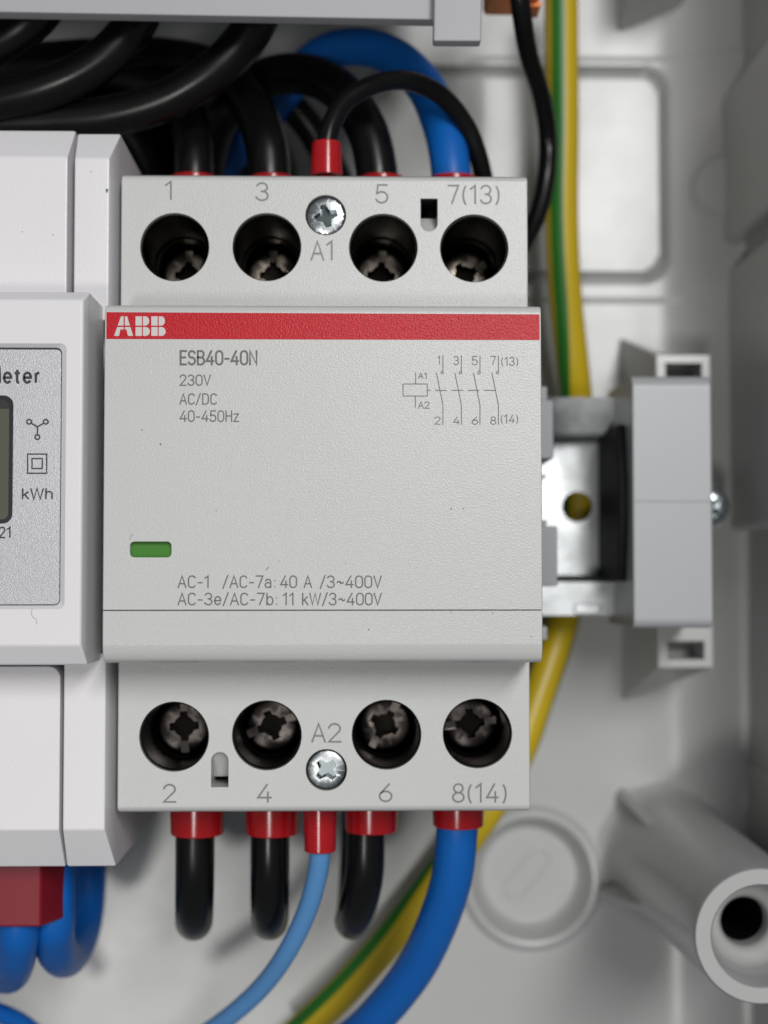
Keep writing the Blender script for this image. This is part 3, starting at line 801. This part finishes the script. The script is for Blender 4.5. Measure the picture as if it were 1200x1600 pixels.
# --- lower terminals
def bottom_black(xc, z0, lab, lean=0, rr=2.75, l2=0):
    p0 = W(xc, 1250, z0)
    pts = [p0]
    for y, dz in ((-35.5,.2),(-42,1),(-47.5,5),(-50.8,13),(-50.2,24),(-44,35),(-33,43),(-19,46)):
        pts.append((p0.x+lean*dz/46+l2*min(1, dz/8), y, z0-dz))
    o = tube('black_cable', pts, rr, M['black'])
    tag(o, lab, 'cable', BG)
    return o
for xc, lab, lean, fx, l2 in ((305, 'black cable with red ferrule under terminal 2', -4.6, 308, -0.1), (422, 'black cable with red ferrule under terminal 4', -2.9, 425, 0.1), (572, 'black cable with red ferrule under terminal 6, leaning left', 1.5, 580, -2.3)):
    o = bottom_black(xc, -29.5, lab, lean, 2.75, l2)
    c0 = W(fx, 1250, -29.5)
    sleeve('ferrule', (c0.x, -29.5, -29.5), (c0.x, -35.9 + (0.35 if fx == 580 else 0), -29.6), 3.9, 3.85, M['ferrule'], o, wall=1.0)
o = cab('blue_cable', [(715,1250,-29.5),(714,1300,-29.8),(706,1370,-32),(684,1440,-36),(650,1510,-41),(600,1575,-46),(548,1625,-50),(440,1700,-55)], 2.95, M['blue'], 'thick blue cable with red ferrule under terminal 8(14)', BG)
c0 = W(716, 1250, -29.5); sleeve('ferrule', (c0.x, -29.5, -29.5), (c0.x, -34.9, -29.6), 3.75, 3.7, M['ferrule'], o, wall=0.8)
o = cab('light_blue_wire', [(502,1262,-23),(501,1320,-23),(495,1370,-25),(479,1425,-28),(450,1485,-32),(415,1535,-37),(372,1577,-42),(320,1615,-47),(250,1650,-50)], 1.42, M['sky'], 'thin light blue wire with red ferrule under coil terminal A2', BG, 'wire')
c0 = W(500, 1262, -23); c1 = W(500, 1331, -23); sleeve('ferrule', c0, c1, 2.32, 2.3, M['ferrule'], o, wall=0.9)
# --- upper terminals
def top_fer(o, px, z, yt, r, wall=0.9):
    c0 = W(px, 330, z); e = W(px, yt, z); sleeve('ferrule', (e.x, 52.5, z), (e.x, e.y, z), r, r-0.05, M['ferrule'], o, wall=wall)
o = cab('black_cable', [(303,330,-36),(303,262,-36),(300,215,-38),(285,165,-43),(240,130,-49),(170,118,-53),(90,125,-56),(-20,150,-58)], 2.9, M['black'], 'black cable entering terminal 1, arching left in the dark', TG)
top_fer(o, 303, -36, 277, 3.75)
o = cab('black_cable', [(420,330,-36),(420,262,-36),(413,215,-37),(390,160,-41),(340,112,-46),(260,92,-49),(150,92,-51),(40,100,-53),(-40,112,-55)], 3.2, M['black'], 'black cable entering terminal 3, arching left beneath the others', TG)
top_fer(o, 424, -36, 278, 3.75)
o = cab('black_cable', [(592,330,-36),(588,262,-36),(572,200,-37),(535,145,-40),(485,118,-43),(430,118,-46),(385,140,-49),(345,185,-53),(325,245,-57),(320,300,-60)], 3.1, M['black'], 'black cable entering terminal 5, arching over to the left', TG)
top_fer(o, 595, -36, 278, 3.75)
o = cab('blue_cable', [(708,330,-36),(704,262,-36),(692,200,-38),(664,135,-42),(617,90,-46),(560,73,-49),(505,85,-52),(455,130,-55),(415,180,-58),(375,225,-61),(345,275,-63),(330,330,-64)], 2.95, M['blue'], 'thick blue cable arching from terminal 7(13) to the left', TG)
top_fer(o, 708, -36, 278, 3.75)
o = cab('black_wire', [(510,262,-22),(510,228,-22),(519,192,-22.5),(543,155,-24),(590,131,-26),(640,127,-29),(690,150,-32),(727,195,-35),(746,240,-37),(757,290,-40),(760,350,-45),(758,420,-50)], 1.42, M['black'], 'thin black wire looping from coil terminal A1 over the blue cable', TG, 'wire')
c0 = W(510, 275, -22); c1 = W(510, 222.5, -22); sleeve('ferrule', c0, c1, 2.25, 2.2, M['ferrule'], o, wall=0.8)
cab('black_cable', [(545,330,-62),(520,265,-61),(490,205,-60),(450,160,-59),(400,130,-60),(330,120,-62)], 2.6, M['black'], 'black cable crossing low behind the wire of terminal A1', TG)
cab('black_cable', [(250,330,-62),(225,250,-58),(180,190,-55),(110,165,-55),(30,165,-57),(-40,170,-58)], 3.3, M['black'], 'black cable lying deep behind the meter top', 'black cables bending left from the row above')
cab('black_cable', [(390,310,-66),(370,250,-64),(330,190,-62),(270,160,-60),(200,165,-60),(120,185,-60),(0,200,-60)], 3.3, M['black'], 'black cable lying deepest in the shadow above terminal 1', 'black cables bending left from the row above')
UG = 'black cables bending left from the row above'
cab('black_cable', [(90,-40,-27),(70,10,-27),(35,45,-27),(-15,75,-28),(-70,95,-28)], 2.9, M['black'], 'short black cable bend in the top left corner', UG)
cab('black_cable', [(240,-40,-27),(222,15,-27),(190,65,-27),(140,107,-27.5),(75,137,-28),(0,157,-29),(-70,170,-30)], 3.0, M['black'], 'glossy black cable bend, middle one of three beneath the top device', UG)
cab('black_cable', [(425,-40,-28),(404,25,-28),(372,75,-28.5),(325,118,-29),(255,158,-30),(170,182,-31),(80,190,-32),(-40,195,-33)], 3.0, M['black'], 'black cable bend farthest right of three beneath the top device', UG)
for (dx, z_, rr_, lb) in ((0,-68,3.3,'black cable at the very back of the dark gap above terminals 1 and 3'),(75,-73,3.2,'black cable against the back wall, above terminal 3'),(-75,-72,3.4,'black cable against the back wall, above the meter corner')):
    cab('black_cable', [(370+dx,330,z_),(362+dx,270,z_),(345+dx,225,z_),(310+dx,190,z_),(255+dx,165,z_),(190+dx,150,z_),(110+dx,143,z_-1),(10+dx,140,z_-2),(-90+dx,138,z_-2)], rr_, M['black'], lb, UG)
cab('black_cable', [(270,340,-70),(255,280,-70),(225,235,-70),(180,205,-70),(110,190,-71),(20,185,-72),(-60,185,-72)], 3.4, M['black'], 'black cable lowest in the dark bundle beside the meter corner', UG)
# --- right-hand side
cab('black_wire', [(808,-40,-30),(815,20,-32),(826,85,-38),(846,150,-45),(856,215,-50),(853,280,-50),(838,340,-51),(808,395,-53),(770,440,-55)], 1.45, M['black'], 'thin black wire hanging beside the green and yellow cable', None, 'wire')
cab('earth_cable', [(876,-60,-66),(877,60,-66.5),(878,200,-67),(877,330,-68),(882,450,-69.5),(893,560,-72),(901,640,-75),(904,740,-77.5),(903,850,-77.5),(886,940,-76),(864,1020,-74),(838,1095,-72.5),(812,1170,-71.5),(770,1250,-71),(715,1330,-72),(655,1410,-72.5),(590,1490,-73),(525,1560,-74),(450,1630,-75)], 2.85, M['earth'], 'green and yellow striped earth cable passing behind the rail', None, 'cable', twist=earth_twist)
# --- under the meter
MG = 'blue cables under the meter'
o = cab('blue_cable', [(32,1330,-26),(30,1440,-26),(27,1475,-28),(22,1503,-33),(15,1520,-42),(5,1520,-54),(-10,1510,-64),(-20,1440,-70)], 2.9, M['blue'], 'blue cable leaving the dark red double ferrule, left one', MG)
bm = bmesh.new()
e0 = W(-20, 1340, -22); e1 = W(66, 1446, -22.5); e2 = W(110, 1447, -29)
prism(bm, [(e0.x-6, -21.5), (e1.x, -21.5), (e2.x, -28), (e2.x, -32), (e0.x-6, -32)], 'y', e1.y, -36); bev(bm, 0.35, 2)
finish(bm, 'ferrule', M['ferrule2'], o, origin=(e1.x, e1.y, -26))
cab('blue_cable', [(84,1340,-29),(84,1430,-29),(84,1460,-31),(90,1488,-37),(104,1496,-47),(122,1470,-57),(133,1430,-63),(138,1370,-66),(140,1300,-68)], 2.9, M['blue'], 'blue cable curling back up behind the dark red double ferrule', MG)
cab('light_blue_wire', [(-60,1568,-50),(-10,1580,-52),(35,1600,-55),(80,1638,-58)], 1.5, M['blue'], 'scrap of thin blue wire in the bottom left corner', MG, 'wire')

# even out the shading of flat faces next to rounded edges
for o in list(SC.objects):
    if o.type == 'MESH' and len(o.data.polygons) < 30000 and 'cable' not in o.name and 'wire' not in o.name:
        m = o.modifiers.new('normals', 'WEIGHTED_NORMAL'); m.keep_sharp = True; m.weight = 80
